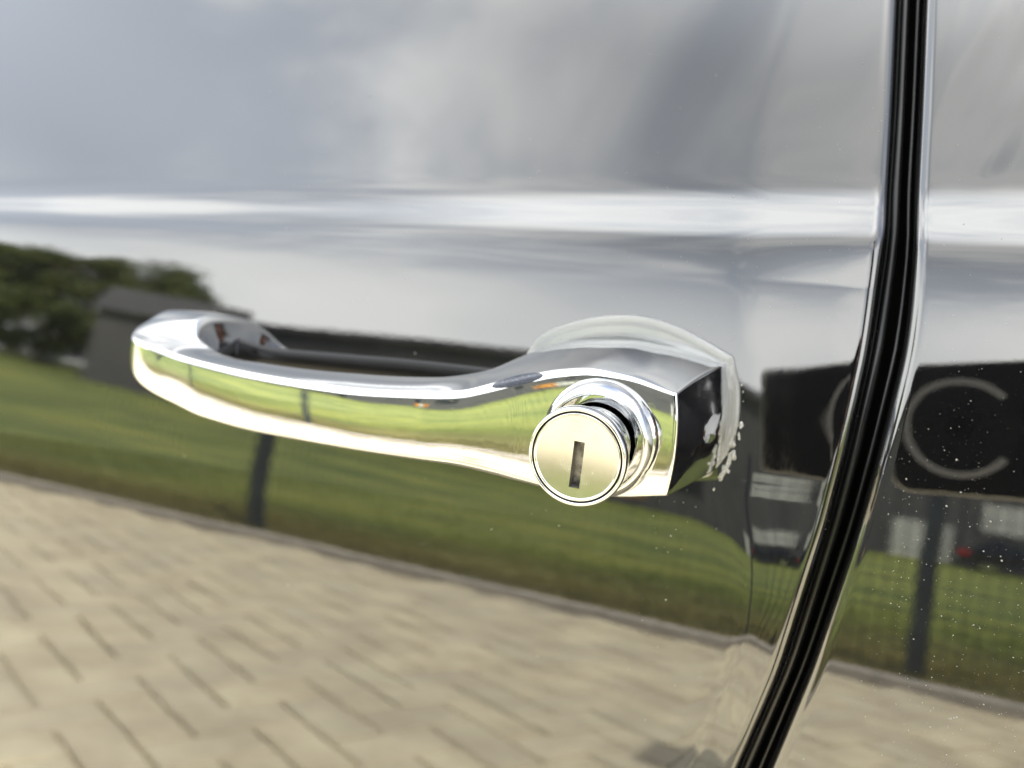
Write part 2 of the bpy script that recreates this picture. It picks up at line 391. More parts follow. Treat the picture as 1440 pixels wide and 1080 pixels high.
# small dark speckled oval patch laid over the shoulder of the grip
from mathutils.bvhtree import BVHTree
def dark_oval():
    bv = BVHTree.FromPolygons([v.co for v in handle.data.vertices], [tuple(p.vertices) for p in handle.data.polygons])
    V = []; F = []; n = 48; lay = [(1.0, 0.02), (0.97, 0.12), (0.90, 0.10), (0.6, 0.16), (0.3, 0.2), (0.02, 0.22)]
    for u, h in lay:
        for k in range(n):
            t = 2*pi*k/n; x, z = 7.3*cos(t)*u, 1.35*sin(t)*u*(1+0.25*cos(t)*0); a = radians(17)
            X, Z = -103.6+x*cos(a)-z*sin(a), -36.9+x*sin(a)+z*cos(a)
            p = bv.ray_cast(Vector((X/1000, -0.08, 1+Z/1000)), Vector((0, 1, 0)))[0]
            V.append((p.x, p.y-h/1000, p.z))
    for i in range(len(lay)-1):
        for k in range(n): q = (k+1) % n; F.append((i*n+k, i*n+q, (i+1)*n+q, (i+1)*n+k))
    m, t, b = material('speckled_navy'); b.inputs['Base Color'].default_value = (0.012, 0.016, 0.028, 1); b.inputs['Roughness'].default_value = 0.25
    co = t.new('ShaderNodeTexCoord').outputs['Object']; t.put(b.inputs['Base Color'], t.mix(t.mapr(t.noise(co, 1400, 3, 0.8), 0.5, 0.75, 0, 0.6), (0.012, 0.016, 0.028, 1), (0.10, 0.12, 0.16, 1)))
    mesh('oval_patch', V, F, m, handle, True)
dark_oval()
# the lock
AX = Vector((0.10, -1.0, -0.035)).normalized()
LX = Vector((1, 0, 0)); LX = (LX-AX*LX.dot(AX)).normalized(); LZ = -AX.cross(LX)
if LZ.z < 0: LZ = -LZ
LO = Vector((-80.2, -30.0, -48.9))                                    # millimetres; y negative = outward
def lathe(name, prof_, mat, parent, n=96, tilt=None):
    V = []; F = []
    for (h, r) in prof_:
        for k in range(n):
            t = 2*pi*k/n; p = LO+AX*h+(LX*cos(t)+LZ*sin(t))*r; V.append((p.x/1000, p.y/1000, 1+p.z/1000))
    for i in range(len(prof_)-1):
        for k in range(n):
            q = (k+1) % n; F.append((i*n+k, i*n+q, (i+1)*n+q, (i+1)*n+k))
    o = mesh(name, V, F, mat, parent, True)
    bm = bmesh.new(); bm.from_mesh(o.data); bmesh.ops.recalc_face_normals(bm, faces=bm.faces); bm.to_mesh(o.data); bm.free()
    return o
def smoothprof(pts, n=60):
    pts = np.array(pts, float); s = np.concatenate([[0], np.cumsum(np.linalg.norm(np.diff(pts, axis=0), axis=1))])
    u = np.linspace(0, s[-1], n); return [(pchip(s, pts[:, 0], x), pchip(s, pts[:, 1], x)) for x in u]
lathe('lock_collar', smoothprof([(1, 15.4), (4.4, 15.2), (6.2, 14.8), (8.2, 14.0), (9.4, 13.2), (9.8, 12.7), (9.5, 12.2), (8.6, 11.95), (5, 11.9), (-3, 11.9)]), CHROME, handle)
lathe('lock_well', [(-2.5, 11.95), (-2.5, 6)], DARK, handle)
lathe('lock_barrel', smoothprof([(-3, 10.3), (5, 10.4), (8, 10.35), (11, 9.9), (14.5, 9.2), (17, 9.3), (19, 10.0), (20.6, 11.2), (21.6, 11.85), (22.8, 12.05), (24.0, 11.95), (24.7, 11.6), (24.85, 11.25), (24.5, 10.95), (23.6, 10.85)], 90), CHROME, handle)
lathe('lock_groove', [(23.7, 10.95), (23.7, 9.5)], DARK, handle)
lathe('lock_rim', smoothprof([(23.2, 10.62), (24.3, 10.62), (24.62, 10.45), (24.66, 10.2), (24.35, 9.85), (24.2, 9.7)], 26), CHROME, handle)
# satin disc, slightly dished, with the key slot cut through it
def lock_face():
    n = 64; w2, h2, cz, tl = 1.28, 5.6, -1.9, radians(-4)
    rect = []
    for k in range(n):
        t = 2*pi*(k+0.5)/n; c, s_ = cos(t), sin(t); m = max(abs(c)/w2, abs(s_)/h2)
        # spread the points evenly over the rectangle's rim
        rect.append((c/m, s_/m))
    for q, (sx_, sz_) in enumerate(((1, 1), (-1, 1), (-1, -1), (1, -1))):     # pull the nearest points into the corners
        a = atan2(sz_*h2, sx_*w2) % (2*pi); k = int(round(a/(2*pi)*n-0.5)) % n; rect[k] = (sx_*w2, sz_*h2)
    rect = [(x*cos(tl)-z*sin(tl), x*sin(tl)+z*cos(tl)+cz) for x, z in rect]
    V = []; F = []; R0 = 9.9; rings = 10
    def P(x, z, h): p = LO+AX*h+LX*x+LZ*z; return (p.x/1000, p.y/1000, 1+p.z/1000)
    for i in range(rings+1):
        u = i/rings
        for k in range(n):
            t = atan2(rect[k][1]-cz*0.4, rect[k][0]); ox, oz = R0*cos(2*pi*(k+0.5)/n), R0*sin(2*pi*(k+0.5)/n)
            x = rect[k][0]*(1-u)+ox*u; z = rect[k][1]*(1-u)+oz*u
            V.append(P(x, z, 23.75+0.62*((x*x+z*z)/98)))
    for i in range(rings):
        for k in range(n):
            q = (k+1) % n; F.append((i*n+k, i*n+q, (i+1)*n+q, (i+1)*n+k))
    o = mesh('lock_face', V, F, FACE, handle, True)
    bm = bmesh.new(); bm.from_mesh(o.data); bmesh.ops.recalc_face_normals(bm, faces=bm.faces); bm.to_mesh(o.data); bm.free()
    V = []; F = []
    for h in (23.9, 20.5):
        for k in range(n): V.append(P(rect[k][0], rect[k][1], h))
    for k in range(n): q = (k+1) % n; F.append((k, q, n+q, n+k))
    F.append(tuple(range(n, 2*n)))
    mesh('keyway', V, F, simple('keyway_steel', (0.26, 0.25, 0.24), 0.4, 0.8, 0.6, 500), handle)
lock_face()

# clear gasket between the escutcheon and the paint
def gasket():
    outer = [(-118.5,-36.5), (-115,-29.5), (-108,-25.2), (-98,-21.9), (-87,-20.3), (-77,-21.2), (-67,-24.3), (-56.2,-29.0), (-53.2,-38), (-52.6,-48), (-54.6,-55.5), (-58.6,-62.0), (-70,-65.4), (-85,-67), (-100,-67.6), (-112,-66), (-119,-56), (-120.5,-46)]
    inner = [(-113,-37), (-110.5,-32.5), (-105,-29), (-97,-26.6), (-87,-25.4), (-78,-26.2), (-69,-28.6), (-60.0,-32.6), (-57.6,-40), (-57.2,-48), (-58.6,-53.5), (-61.2,-59.6), (-71,-63), (-85,-65.6), (-99,-66), (-109,-64), (-115,-55), (-116,-46)]
    def dens(P, corners=(7, 11)):
        P = np.array(P, float); n = len(P); out = []
        for i in range(n):
            p0, p1, p2, p3 = P[i-1], P[i], P[(i+1) % n], P[(i+2) % n]
            if i in corners: p0 = p1-(p2-p1)
            if (i+1) % n in corners: p3 = p2+(p2-p1)
            for k in range(8):
                t = k/8; out.append(0.5*((2*p1)+(-p0+p2)*t+(2*p0-5*p1+4*p2-p3)*t*t+(-p0+3*p1-3*p2+p3)*t**3))
        return np.array(out)
    O = dens(outer); I = dens(inner); n = len(O)
    lay = [(0, -0.8), (0.0, 1.2), (0.06, 1.7), (0.5, 2.1), (0.60, 2.2), (0.95, 3.4), (1.15, 3.6)]
    V = []; F = []
    for u, h in lay:
        for k in range(n):
            p = O[k]*(1-u)+I[k]*u; y = surf(p[0], p[1])-h; V.append((p[0]/1000, y/1000, 1+p[1]/1000))
    for k in range(n):
        p = O[k]*(-0.15)+I[k]*1.15; y = surf(p[0], p[1])+0.8; V.append((p[0]/1000, y/1000, 1+p[1]/1000))
    L = len(lay)+1
    for i in range(L):
        j = (i+1) % L
        for k in range(n): q = (k+1) % n; F.append((i*n+k, i*n+q, j*n+q, j*n+k))
    o = mesh('gasket', V, F, GASKET, handle, True)
    bm = bmesh.new(); bm.from_mesh(o.data); bmesh.ops.recalc_face_normals(bm, faces=bm.faces)
    bm.to_mesh(o.data); bm.free()
    return o
gasket()
def icoblob(mb, c, r, seed, jit=0.35, nu=7, nv=5, stretch=(1, 1, 1)):
    g = random.Random(seed); V = []; F = []
    V.append((c[0], c[1], c[2]+r*stretch[2]))
    for i in range(1, nv):
        for k in range(nu):
            a = pi*i/nv; b = 2*pi*k/nu; q = r*(1+g.uniform(-jit, jit))
            V.append((c[0]+q*sin(a)*cos(b)*stretch[0], c[1]+q*sin(a)*sin(b)*stretch[1], c[2]+q*cos(a)*stretch[2]))
    V.append((c[0], c[1], c[2]-r*stretch[2])); m = len(V)-1
    for k in range(nu):
        q = (k+1) % nu; F.append((0, 1+k, 1+q)); F.append((m, 1+(nv-2)*nu+q, 1+(nv-2)*nu+k))
        for i in range(nv-2): F.append((1+i*nu+k, 1+(i+1)*nu+k, 1+(i+1)*nu+q, 1+i*nu+q))
    mb.add(V, F)
mb = MB()
for k in range(34):                                                    # squeezed-out sealant along the right edge of the gasket
    z = random.choice([random.uniform(-44, -34), random.uniform(-66, -47), random.uniform(-62, -52)])
    x = float(np.interp(z, [-68, -58, -48, -38, -29], [-58.5, -54.2, -52.6, -53.2, -56.2]))+random.uniform(-0.3, 1.2)
    r = random.uniform(0.2, 0.95)*(1.0 if z < -47 else 0.55)
    icoblob(mb, (x/1000, (surf(x, z)-0.2)/1000, 1+z/1000), r/1000, k, 0.4, stretch=(0.8, 0.5, random.uniform(0.8, 1.9)))
mb.obj('sealant_bead', GASKET, handle, True)

# dust lying on the paint
DUST = simple('dust', (0.32, 0.31, 0.29), 0.9)
mb = MB()
for k in range(3400):
    q = random.random()
    if q < 0.42: X, Z = random.uniform(-14, 30), random.gauss(-78, 35)
    elif q < 0.72: X, Z = random.uniform(-75, -24), random.gauss(-65, 38)
    else: X, Z = random.uniform(-260, 30), random.uniform(-130, 60)
    if Z > 70 or Z < -170: continue
    if door_edge(Z)-1.5 < X < fend_edge(Z)+1.5: continue
    q = 0.0
    sE = door_edge(Z)-X
    if 0 < sE < 34: continue
    r = min(0.24, 0.034*math.exp(random.gauss(0, 0.75)))
    icoblob(mb, (X/1000, (surf(X, Z)-r*0.3)/1000, 1+Z/1000), r/1000, k, 0.3, 4, 3, stretch=(1, 1, 1))
# dust on the part of the door that turns in towards the shut line is placed by casting onto the skin
dm = door.data; co_ = np.empty(len(dm.vertices)*3); dm.vertices.foreach_get('co', co_); co_ = co_.reshape(-1, 3)
sel = co_[(co_[:, 0] > door_edge((co_[:, 2]-1)*1000)/1000-0.034) & (co_[:, 2] > 0.86) & (co_[:, 2] < 1.06)]
for k in range(520):
    i = min(len(sel)-1, int(random.random()*len(sel))); p = sel[i]; r = min(0.15, 0.032*math.exp(random.gauss(0, 0.5)))
    icoblob(mb, (p[0]+random.uniform(-1, 1)*0.0002, p[1]-r*0.2/1000, p[2]+random.uniform(-1, 1)*0.0003), r/1000, k+9000, 0.3, 4, 3)
tag(mb.obj('dust', DUST, car), kind='stuff')

# ------------------------------------------------------------------ the place the paint reflects
KY = -3.2
def GH(x, y): return 0.085*max(0.0, min(60.0, -x-7.0))*min(1.0, max(0.0, (-y-6)/10.0))   # the field climbs gently to the left
mud = simple('ground_sand', (0.38, 0.33, 0.22), 0.95, 0, 0.25, 9, 0.4, 0.004)
g = MB(); g.add([(-400, 400, -0.02), (-400, KY-0.12, -0.02), (400, KY-0.12, -0.02), (400, 400, -0.02)], [(0, 1, 2, 3)])
tag(g.obj('ground', mud), kind='structure')
# herringbone pavers laid at 45 degrees
def paver_mat():
    m, t, b = material('beige_paver'); tcn = t.new('ShaderNodeTexCoord'); geo = t.new('ShaderNodeNewGeometry'); oi = t.new('ShaderNodeObjectInfo')
    f = t.noise(geo.outputs['Position'], 5.3, 6, 0.65); f2 = t.noise(geo.outputs['Position'], 160, 3, 0.7)
    c = t.mix(t.mapr(f, 0.32, 0.68), (0.46, 0.395, 0.265, 1), (0.65, 0.58, 0.395, 1))
    c = t.mix(t.math('MULTIPLY', oi.outputs['Random'], 0.35), c, (0.40, 0.36, 0.29, 1))
    c = t.mix(t.mapr(f2, 0.55, 0.8, 0, 0.25), c, (0.30, 0.27, 0.22, 1))
    t.put(b.inputs['Base Color'], c); b.inputs['Roughness'].default_value = 0.85
    t.put(b.inputs['Normal'], t.bump(f2, 0.5, 0.002)); return m
PAV = paver_mat()
pav_root = empty('paving', (0, 0, 0), 'beige herringbone block paving in front of the car', 'paving'); del pav_root['label'], pav_root['category']; pav_root['kind'] = 'structure'
PW = 0.122; joint = 0.006
c1 = MB(); c1.cbox(-PW+joint/2, PW-joint/2, -PW/2+joint/2, PW/2-joint/2, -0.06, 0, 0.006)
pm = bpy.data.meshes.new('paver'); pm.from_pydata(c1.v, [], c1.f); pm.update(); pm.materials.append(PAV)
spots = []
PA0 = radians(26); cA, sA = cos(PA0), sin(PA0)
for i in range(-150, 150):
    for j in range(-150, 150):
        m = (i-j) % 4
        if m == 0: u, v_, r = i+1.0, j+0.5, 0
        elif m == 3: u, v_, r = i+0.5, j+1.0, 1
        else: continue
        x = (u*cA-v_*sA)*PW; y = (u*sA+v_*cA)*PW
        if KY+0.10 < y < 0.9 and -9 < x < 5: spots.append((x, y, r))
def sees(sp): x, y, r = sp; return hypot((x+1.5)*0.85, (y+2.05)*1.1)
spots.sort(key=sees)
rest = MB()
for k, (x, y, r) in enumerate(spots):
    a = PA0+r*pi/2; dz = random.uniform(-0.003, 0.0015)
    tx, ty = random.gauss(0, 0.006), random.gauss(0, 0.006)
    if k < 298:
        o = bpy.data.objects.new('paver', pm); COL.objects.link(o); o.parent = pav_root
        o.location = (x, y, dz); o.rotation_euler = (tx, ty, a)
    else:
        ca, sa = cos(a), sin(a)
        rest.add([(x+p[0]*ca-p[1]*sa, y+p[0]*sa+p[1]*ca, p[2]+dz) for p in c1.v], c1.f)
tag(rest.obj('pavers_beyond', PAV, pav_root), kind='stuff')
# kerb
KERB = simple('kerb_concrete', (0.34, 0.31, 0.26), 0.85, 0, 0.2, 12, 0.4)
kr = empty('kerb', (0, 0, 0), 'low pale concrete kerb between the paving and the grass', 'kerb'); del kr['label'], kr['category']; kr['kind'] = 'structure'
k1 = MB(); k1.cbox(-0.497, 0.497, -0.05, 0.05, -0.15, 0.055, 0.008)
km = bpy.data.meshes.new('kerb_stone'); km.from_pydata(k1.v, [], k1.f); km.update(); km.materials.append(KERB)
for k in range(-11, 9):
    o = bpy.data.objects.new('kerb_stone', km); COL.objects.link(o); o.parent = kr; o.location = (k+0.35, KY, random.uniform(-0.003, 0.003)); o.rotation_euler = (0, 0, random.gauss(0, 0.002))
# field of grass: gently uneven sheet plus blades near the fence
def grass_mat(name, blade=False):
    m, t, b = material(name); geo = t.new('ShaderNodeNewGeometry'); P = geo.outputs['Position']
    f = t.noise(P, 0.55, 6, 0.65); f2 = t.noise(P, 9, 5, 0.7)
    mp = t.new('ShaderNodeMapping'); t.put(mp.inputs[0], P); mp.inputs['Scale'].default_value = (0.12, 0.9, 1)
    f3 = t.noise(mp.outputs[0], 1.0, 3, 0.5)
    k = t.math('ADD', t.math('MULTIPLY', f, 0.5), t.math('MULTIPLY', f3, 0.5))
    c = t.mix(t.mapr(k, 0.38, 0.62), (0.085, 0.125, 0.016, 1), (0.245, 0.262, 0.045, 1))
    sp = t.new('ShaderNodeSeparateXYZ'); t.put(sp.inputs[0], P)
    dry = t.math('MULTIPLY', t.mapr(sp.outputs[1], KY-2.4, KY-0.2), t.mapr(f2, 0.2, 0.7, 0.55, 1.0))
    c = t.mix(dry, c, (0.24, 0.20, 0.075, 1))
    c = t.mix(t.mapr(f2, 0.4, 0.75, 0, 0.45), c, (0.10, 0.12, 0.02, 1))
    t.put(b.inputs['Base Color'], c); b.inputs['Roughness'].default_value = 0.75
    if not blade: t.put(b.inputs['Normal'], t.bump(f2, 0.8, 0.03))
    return m
GR = grass_mat('grass_ground'); GB = grass_mat('grass_blades', True)
ys = -np.concatenate([np.arange(0.05, 12, 0.5), np.arange(12, 60, 4), [80, 150, 400]])+KY
xs = np.concatenate([[-400, -150], np.arange(-60, 30, 1.5), [80, 400]])
V = []; F = []
for j, y in enumerate(ys):
    for i, x in enumerate(xs):
        V.append((x, y, GH(x, y)+0.03+(0.05*sin(x*0.7+y)+0.06*sin(y*0.55+x*0.2) if -60 < y < KY-1 else 0)))
nx = len(xs)
for j in range(len(ys)-1):
    for i in range(nx-1): F.append((j*nx+i, (j+1)*nx+i, (j+1)*nx+i+1, j*nx+i+1))
tag(mesh('field', V, F, GR, None, True), kind='structure')
nb = 60000
bx = rng.uniform(-8.5, 3.0, nb); by = KY-0.06-rng.exponential(1.7, nb); 
hh = rng.uniform(0.03, 0.09, nb)*(0.6+0.4*rng.random(nb)); an = rng.uniform(0, pi, nb); wd = rng.uniform(0.003, 0.006, nb)
lx = rng.normal(0, 0.025, nb); ly = rng.normal(0, 0.025, nb)
bz = 0.03+np.where(by < KY-1, 0.05*np.sin(bx*0.7+by)+0.06*np.sin(by*0.55+bx*0.2), 0)-0.01
Vb = np.stack([np.stack([bx-wd*np.cos(an), by-wd*np.sin(an), bz], 1), np.stack([bx+wd*np.cos(an), by+wd*np.sin(an), bz], 1), np.stack([bx+lx, by+ly, bz+hh+0.02], 1)], 1).reshape(-1, 3)
me = bpy.data.meshes.new('grass'); me.vertices.add(3*nb); me.vertices.foreach_set('co', Vb.ravel()); me.loops.add(3*nb); me.loops.foreach_set('vertex_index', np.arange(3*nb))
me.polygons.add(nb); me.polygons.foreach_set('loop_start', np.arange(0, 3*nb, 3)); me.polygons.foreach_set('loop_total', np.full(nb, 3)); me.update(); me.validate()
tag(put_obj('grass', me, GB), 'short sunlit grass growing behind the kerb', 'grass', kind='stuff')

# double-rod mesh fence on dark posts
FEN = simple('anthracite_steel', (0.035, 0.045, 0.05), 0.45, 0.2, 0.2, 8)
fence = empty('fence', (0, KY-0.16, 0), 'anthracite wire mesh fence on square posts behind the kerb', 'fence')
FX = [-9.07, -6.06, -3.05, -0.04, 2.97, 5.98]
pb = MB(); pb.box(-0.03, 0.03, -0.03, 0.03, -0.1, 1.30); pb.box(-0.033, 0.033, -0.033, 0.033, 1.301, 1.315)
pmesh = bpy.data.meshes.new('post'); pmesh.from_pydata(pb.v, [], pb.f); pmesh.update(); pmesh.materials.append(FEN)
for x in FX:
    o = bpy.data.objects.new('post', pmesh); COL.objects.link(o); o.parent = fence; o.location = (x, 0, 0)
wb = MB(); 
for k in range(60):
    x = 0.030+k*0.05; wb.tube([(x, 0, 0.06), (x, 0, 1.26)], 0.003, 4)
for z in np.arange(0.08, 1.27, 0.2):
    for dy in (-0.005, 0.005): wb.tube([(0.03, dy, z), (2.98, dy, z)], 0.0018, 4)
wm = bpy.data.meshes.new('wire_panel'); wm.from_pydata(wb.v, [], wb.f); wm.update(); wm.materials.append(FEN)
for x in FX[:-1]:
    o = bpy.data.objects.new('wire_panel', wm); COL.objects.link(o); o.parent = fence; o.location = (x, 0.035, 0)

# buildings
GREY = simple('grey_cladding', (0.10, 0.098, 0.095), 0.7, 0, 0.12, 0.4, 0.2, 0.02)
ROOF = simple('dark_roof', (0.065, 0.064, 0.062), 0.8, 0, 0.15, 1.0)
WHITE = simple('white_sheet', (0.62, 0.62, 0.56), 0.55, 0, 0.08, 1.5)
GLASS, t_, b_ = material('window_glass'); b_.inputs['Base Color'].default_value = (0.02, 0.025, 0.03, 1); b_.inputs['Roughness'].default_value = 0.05
DG = simple('dark_door', (0.02, 0.02, 0.022), 0.5)
hall = empty('warehouse', (0, -33, 0), 'long low dark grey warehouse beyond the field', 'warehouse')
mb = MB(); mb.box(-33, 14, -12, 0, -0.3, 7.3); mb.obj('wall', GREY, hall)
mb = MB()
for k in range(47): mb.box(-33+k+0.46, -33+k+0.54, 0.003, 0.06, 0, 7.25)
mb.obj('cladding_rib', GREY, hall)
mb = MB(); mb.box(-33.3, 14.3, -12.3, 0.35, 7.303, 7.7); mb.obj('roof', ROOF, hall)
def corrug(name, x0, x1, z0, z1, y, mat, parent):
    V = []; F = []; n = int((x1-x0)/0.06)
    for k in range(n+1):
        x = x0+(x1-x0)*k/n; yy = y+(0.03 if k % 4 in (0, 1) else 0.0); V += [(x, yy, z0), (x, yy, z1)]
        if k: F.append((2*k-2, 2*k-1, 2*k+1, 2*k))
    return mesh(name, V, F, mat, parent)
corrug('roller_door', -1.65, 0.15, -0.1, 1.9, 0.10, WHITE, hall)
corrug('roller_door', 1.0, 6.5, 1.9, 3.1, 0.10, WHITE, hall)
for x in (-28, -24, -14, -9): mb = MB(); mb.box(x, x+1.6, 0.01, 0.07, 1.6, 2.9); mb.obj('window', GLASS, hall)
house = empty('house', (-27.6, -25.5, GH(-27.6, -25.5)), 'dark grey gabled house at the edge of the field', 'house', rz=radians(-44))
mb = MB(); mb.box(-2.6, 2.6, -7, 0, -0.6, 4.1)
for s_ in (-2.6, 2.6): mb.add([(s_, 0, 4.1), (s_, -7, 4.1), (s_, -3.5, 5.8)], [(0, 1, 2)])
mb.obj('wall', GREY, house)
mb = MB()
for y_ in (0.35, -7.35):
    mb.add([(-2.85, -3.5, 5.85), (-2.85, y_, 3.95), (2.85, y_, 3.95), (2.85, -3.5, 5.85), (-2.85, -3.5, 6.02), (-2.85, y_, 4.12), (2.85, y_, 4.12), (2.85, -3.5, 6.02)],
           [(0, 1, 2, 3), (4, 7, 6, 5), (0, 4, 5, 1), (1, 5, 6, 2), (2, 6, 7, 3)])
mb.obj('roof', ROOF, house)
mb = MB(); mb.box(0.6, 2.3, 0.02, 0.12, 0, 2.6); mb.obj('door', DG, house)

# trees
LEAF, t_, b_ = material('leaves'); gp = t_.new('ShaderNodeNewGeometry').outputs['Position']
t_.put(b_.inputs['Base Color'], t_.mix(t_.mapr(t_.noise(gp, 0.6, 5, 0.7), 0.35, 0.65), (0.045, 0.065, 0.012, 1), (0.12, 0.145, 0.028, 1))); b_.inputs['Roughness'].default_value = 0.7
BARK = simple('bark', (0.09, 0.07, 0.05), 0.9, 0, 0.3, 5)
def tree(name, x, y, h, r, n, label, seed, group=None):
    g = np.random.default_rng(seed); root = empty(name, (x, y, GH(x, y)-0.1), label, 'tree', group)
    mb = MB(); mb.tube([(0, 0, -0.2), (0.1, 0, h*0.3), (-0.1, 0.1, h*0.55), (0.1, 0, h*0.85)], [r*0.09, r*0.07, r*0.05, r*0.01], 8)
    for k in range(7):
        a = k*2.4; z = h*(0.3+0.06*k); mb.tube([(0, 0, z), (cos(a)*r*0.4, sin(a)*r*0.4, z+h*0.12), (cos(a)*r*0.75, sin(a)*r*0.75, z+h*0.2)], [r*0.035, r*0.02, r*0.006], 5)
    mb.obj('trunk', BARK, root)
    cl = []
    for k in range(44):
        a = g.uniform(0, 2*pi); q = r*sqrt(g.random())*0.8; z = h*g.uniform(0.10, 0.9); q *= 1-0.5*max(0, (z/h-0.6)/0.4)
        cl.append((q*cos(a), q*sin(a), z, r*g.uniform(0.22, 0.42)))
    cl = np.array(cl); idx = g.integers(0, len(cl), n); d = g.normal(size=(n, 3)); d /= np.linalg.norm(d, axis=1)[:, None]
    rr = cl[idx, 3]*g.random(n)**0.4; C = cl[idx, :3]+d*rr[:, None]; s = g.uniform(0.10, 0.22, n)*(h/11)
    a = g.normal(size=(n, 3)); a /= np.linalg.norm(a, axis=1)[:, None]; b = np.cross(a, d); b /= np.linalg.norm(b, axis=1)[:, None]+1e-9
    V = np.stack([C-a*s[:, None], C+b*s[:, None]*0.6, C+a*s[:, None], C-b*s[:, None]*0.6], 1).reshape(-1, 3)
    me = bpy.data.meshes.new('crown'); me.vertices.add(4*n); me.vertices.foreach_set('co', V.ravel()); me.loops.add(4*n); me.loops.foreach_set('vertex_index', np.arange(4*n))
    me.polygons.add(n); me.polygons.foreach_set('loop_start', np.arange(0, 4*n, 4)); me.polygons.foreach_set('loop_total', np.full(n, 4)); me.update(); me.validate()
    put_obj('crown', me, LEAF, root)
TR = [(-42.0, -36, 11.0, 4.6, 'wide tree standing behind the rounder tree'), (-58.5, -34, 11.5, 5.0, 'outermost tree of the row at the field edge'), (-46.5, -30, 11.6, 4.2, 'tallest leafy tree at the far left end of the field'),
      (-39.0, -29, 9.6, 3.6, 'rounder leafy tree beside the gabled house'),
      (-37.0, -34.5, 9.2, 2.6, 'slim tree rising just behind the gabled house'),
      (-52.5, -31, 12.0, 4.6, 'broad leafy tree farthest from the gabled house'),
      (-43.0, -24, 4.8, 3.2, 'low bushy tree in front of the tall ones')]
for k, (x, y, h, r, lb) in enumerate(TR): tree('leafy_tree', x, y, h, r, 15000, lb, 40+k)

# parked dark car in front of the warehouse
CARP, t_, b_ = material('dark_car_paint'); b_.inputs['Base Color'].default_value = (0.012, 0.013, 0.016, 1); b_.inputs['Roughness'].default_value = 0.08
def parked_car(x, y, label):
    root = empty('parked_car', (x, y, 0), label, 'car')
    side = [(0, 0.35), (0.02, 0.85), (0.25, 1.0), (0.75, 1.5), (1.1, 1.58), (2.4, 1.55), (3.05, 1.05), (4.1, 0.88), (4.35, 0.65), (4.4, 0.35)]
    V = []; F = []; n = len(side)
    for s_, k in ((-0.88, 1.0), (-0.72, 1.0), (0.72, 1.0), (0.88, 1.0)):
        for (a, b) in side: V.append((a+(0.04 if abs(s_) > 0.8 else 0), s_ if b < 1.02 else s_*0.86, b-(0.03 if abs(s_) > 0.8 else 0)))
    for r in range(3):
        for i in range(n-1): F.append((r*n+i, r*n+i+1, (r+1)*n+i+1, (r+1)*n+i))
        F.append((r*n+n-1, r*n, (r+1)*n, (r+1)*n+n-1))
    F += [tuple(range(n)), tuple(range(3*n, 4*n))[::-1]]
    mesh('body', V, F, CARP, root)
    for s_ in (-0.79, 0.79): mb = MB(); mb.add([(0.45, s_, 1.04), (2.9, s_, 1.04), (2.35, s_*0.985, 1.48), (0.85, s_*0.985, 1.46)], [(0, 1, 2, 3)]); mb.obj('side_window', GLASS, root)
    for (a, s_) in ((0.8, -0.86), (0.8, 0.86), (3.5, -0.86), (3.5, 0.86)):
        mb = MB(); mb.tube([(a, s_-0.1, 0.33), (a, s_+0.1, 0.33)], 0.33, 20); wq = mb.obj('wheel', RUBBER, root)
        mb = MB(); mb.tube([(a, s_-0.105*(1 if s_ > 0 else -1)*-1, 0.33), (a, s_+0.11*(1 if s_ > 0 else -1), 0.33)], 0.2, 16); mb.obj('rim', CHROME, wq)
    red = simple('red_lens', (0.45, 0.02, 0.02), 0.25); 
    for s_ in (-0.7, 0.7): mb = MB(); mb.box(-0.03, 0.30, s_-0.2, s_+0.2, 0.78, 0.98); mb.obj('tail_light', red, root)
    for s_ in (-0.65, 0.65): mb = MB(); mb.box(4.1, 4.4, s_-0.22, s_+0.22, 0.66, 0.8); mb.obj('headlight', CHROME, root)
    return root
parked_car(0.35, -30.3, 'dark parked car with red tail lamps in front of the warehouse')
orange = simple('orange_board', (0.75, 0.30, 0.02), 0.6)
bar = empty('barrier', (-9.5, -26, 0), 'orange and white road barrier standing in the field', 'barrier')
for x0, x1 in ((-1.6, -0.5), (0.45, 1.5)): mb = MB(); mb.box(x0, x1, -0.02, 0.02, 0.9, 1.3); mb.obj('orange_board', orange, bar)
mb = MB(); mb.box(-0.497, 0.447, -0.02, 0.02, 0.9, 1.3); mb.obj('white_board', WHITE, bar)
for x in (-1.4, 1.3): mb = MB(); mb.box(x-0.04, x+0.04, 0.025, 0.09, 0, 1.25); mb.obj('leg', FEN, bar)

# phone that takes the picture: its lens is the camera
PG, t_, b_ = material('phone_glass'); b_.inputs['Base Color'].default_value = (0.004, 0.004, 0.005, 1); b_.inputs['Roughness'].default_value = 0.25
PF = simple('phone_frame', (0.75, 0.72, 0.64), 0.3, 0.7, 0.05)
PA = simple('phone_arc', (0.55, 0.53, 0.48), 0.5, 0.0, 0.05)
phone = bpy.data.objects.new('phone', None); COL.objects.link(phone)
phone.matrix_world = Matrix(((CR.x, CU.x, -CF.x, EYE.x), (CR.y, CU.y, -CF.y, EYE.y), (CR.z, CU.z, -CF.z, EYE.z), (0, 0, 0, 1)))
tag(phone, 'black phone with pale frame and round camera island, mirrored in the paint', 'phone')
def rrect(x0, x1, y0, y1, r, n=8):
    P = []
    for cx_, cy_, a0 in ((x1-r, y1-r, 0), (x0+r, y1-r, 90), (x0+r, y0+r, 180), (x1-r, y0+r, 270)):
        for k in range(n+1): a = radians(a0+90*k/n); P.append((cx_+r*cos(a), cy_+r*sin(a)))
    return P
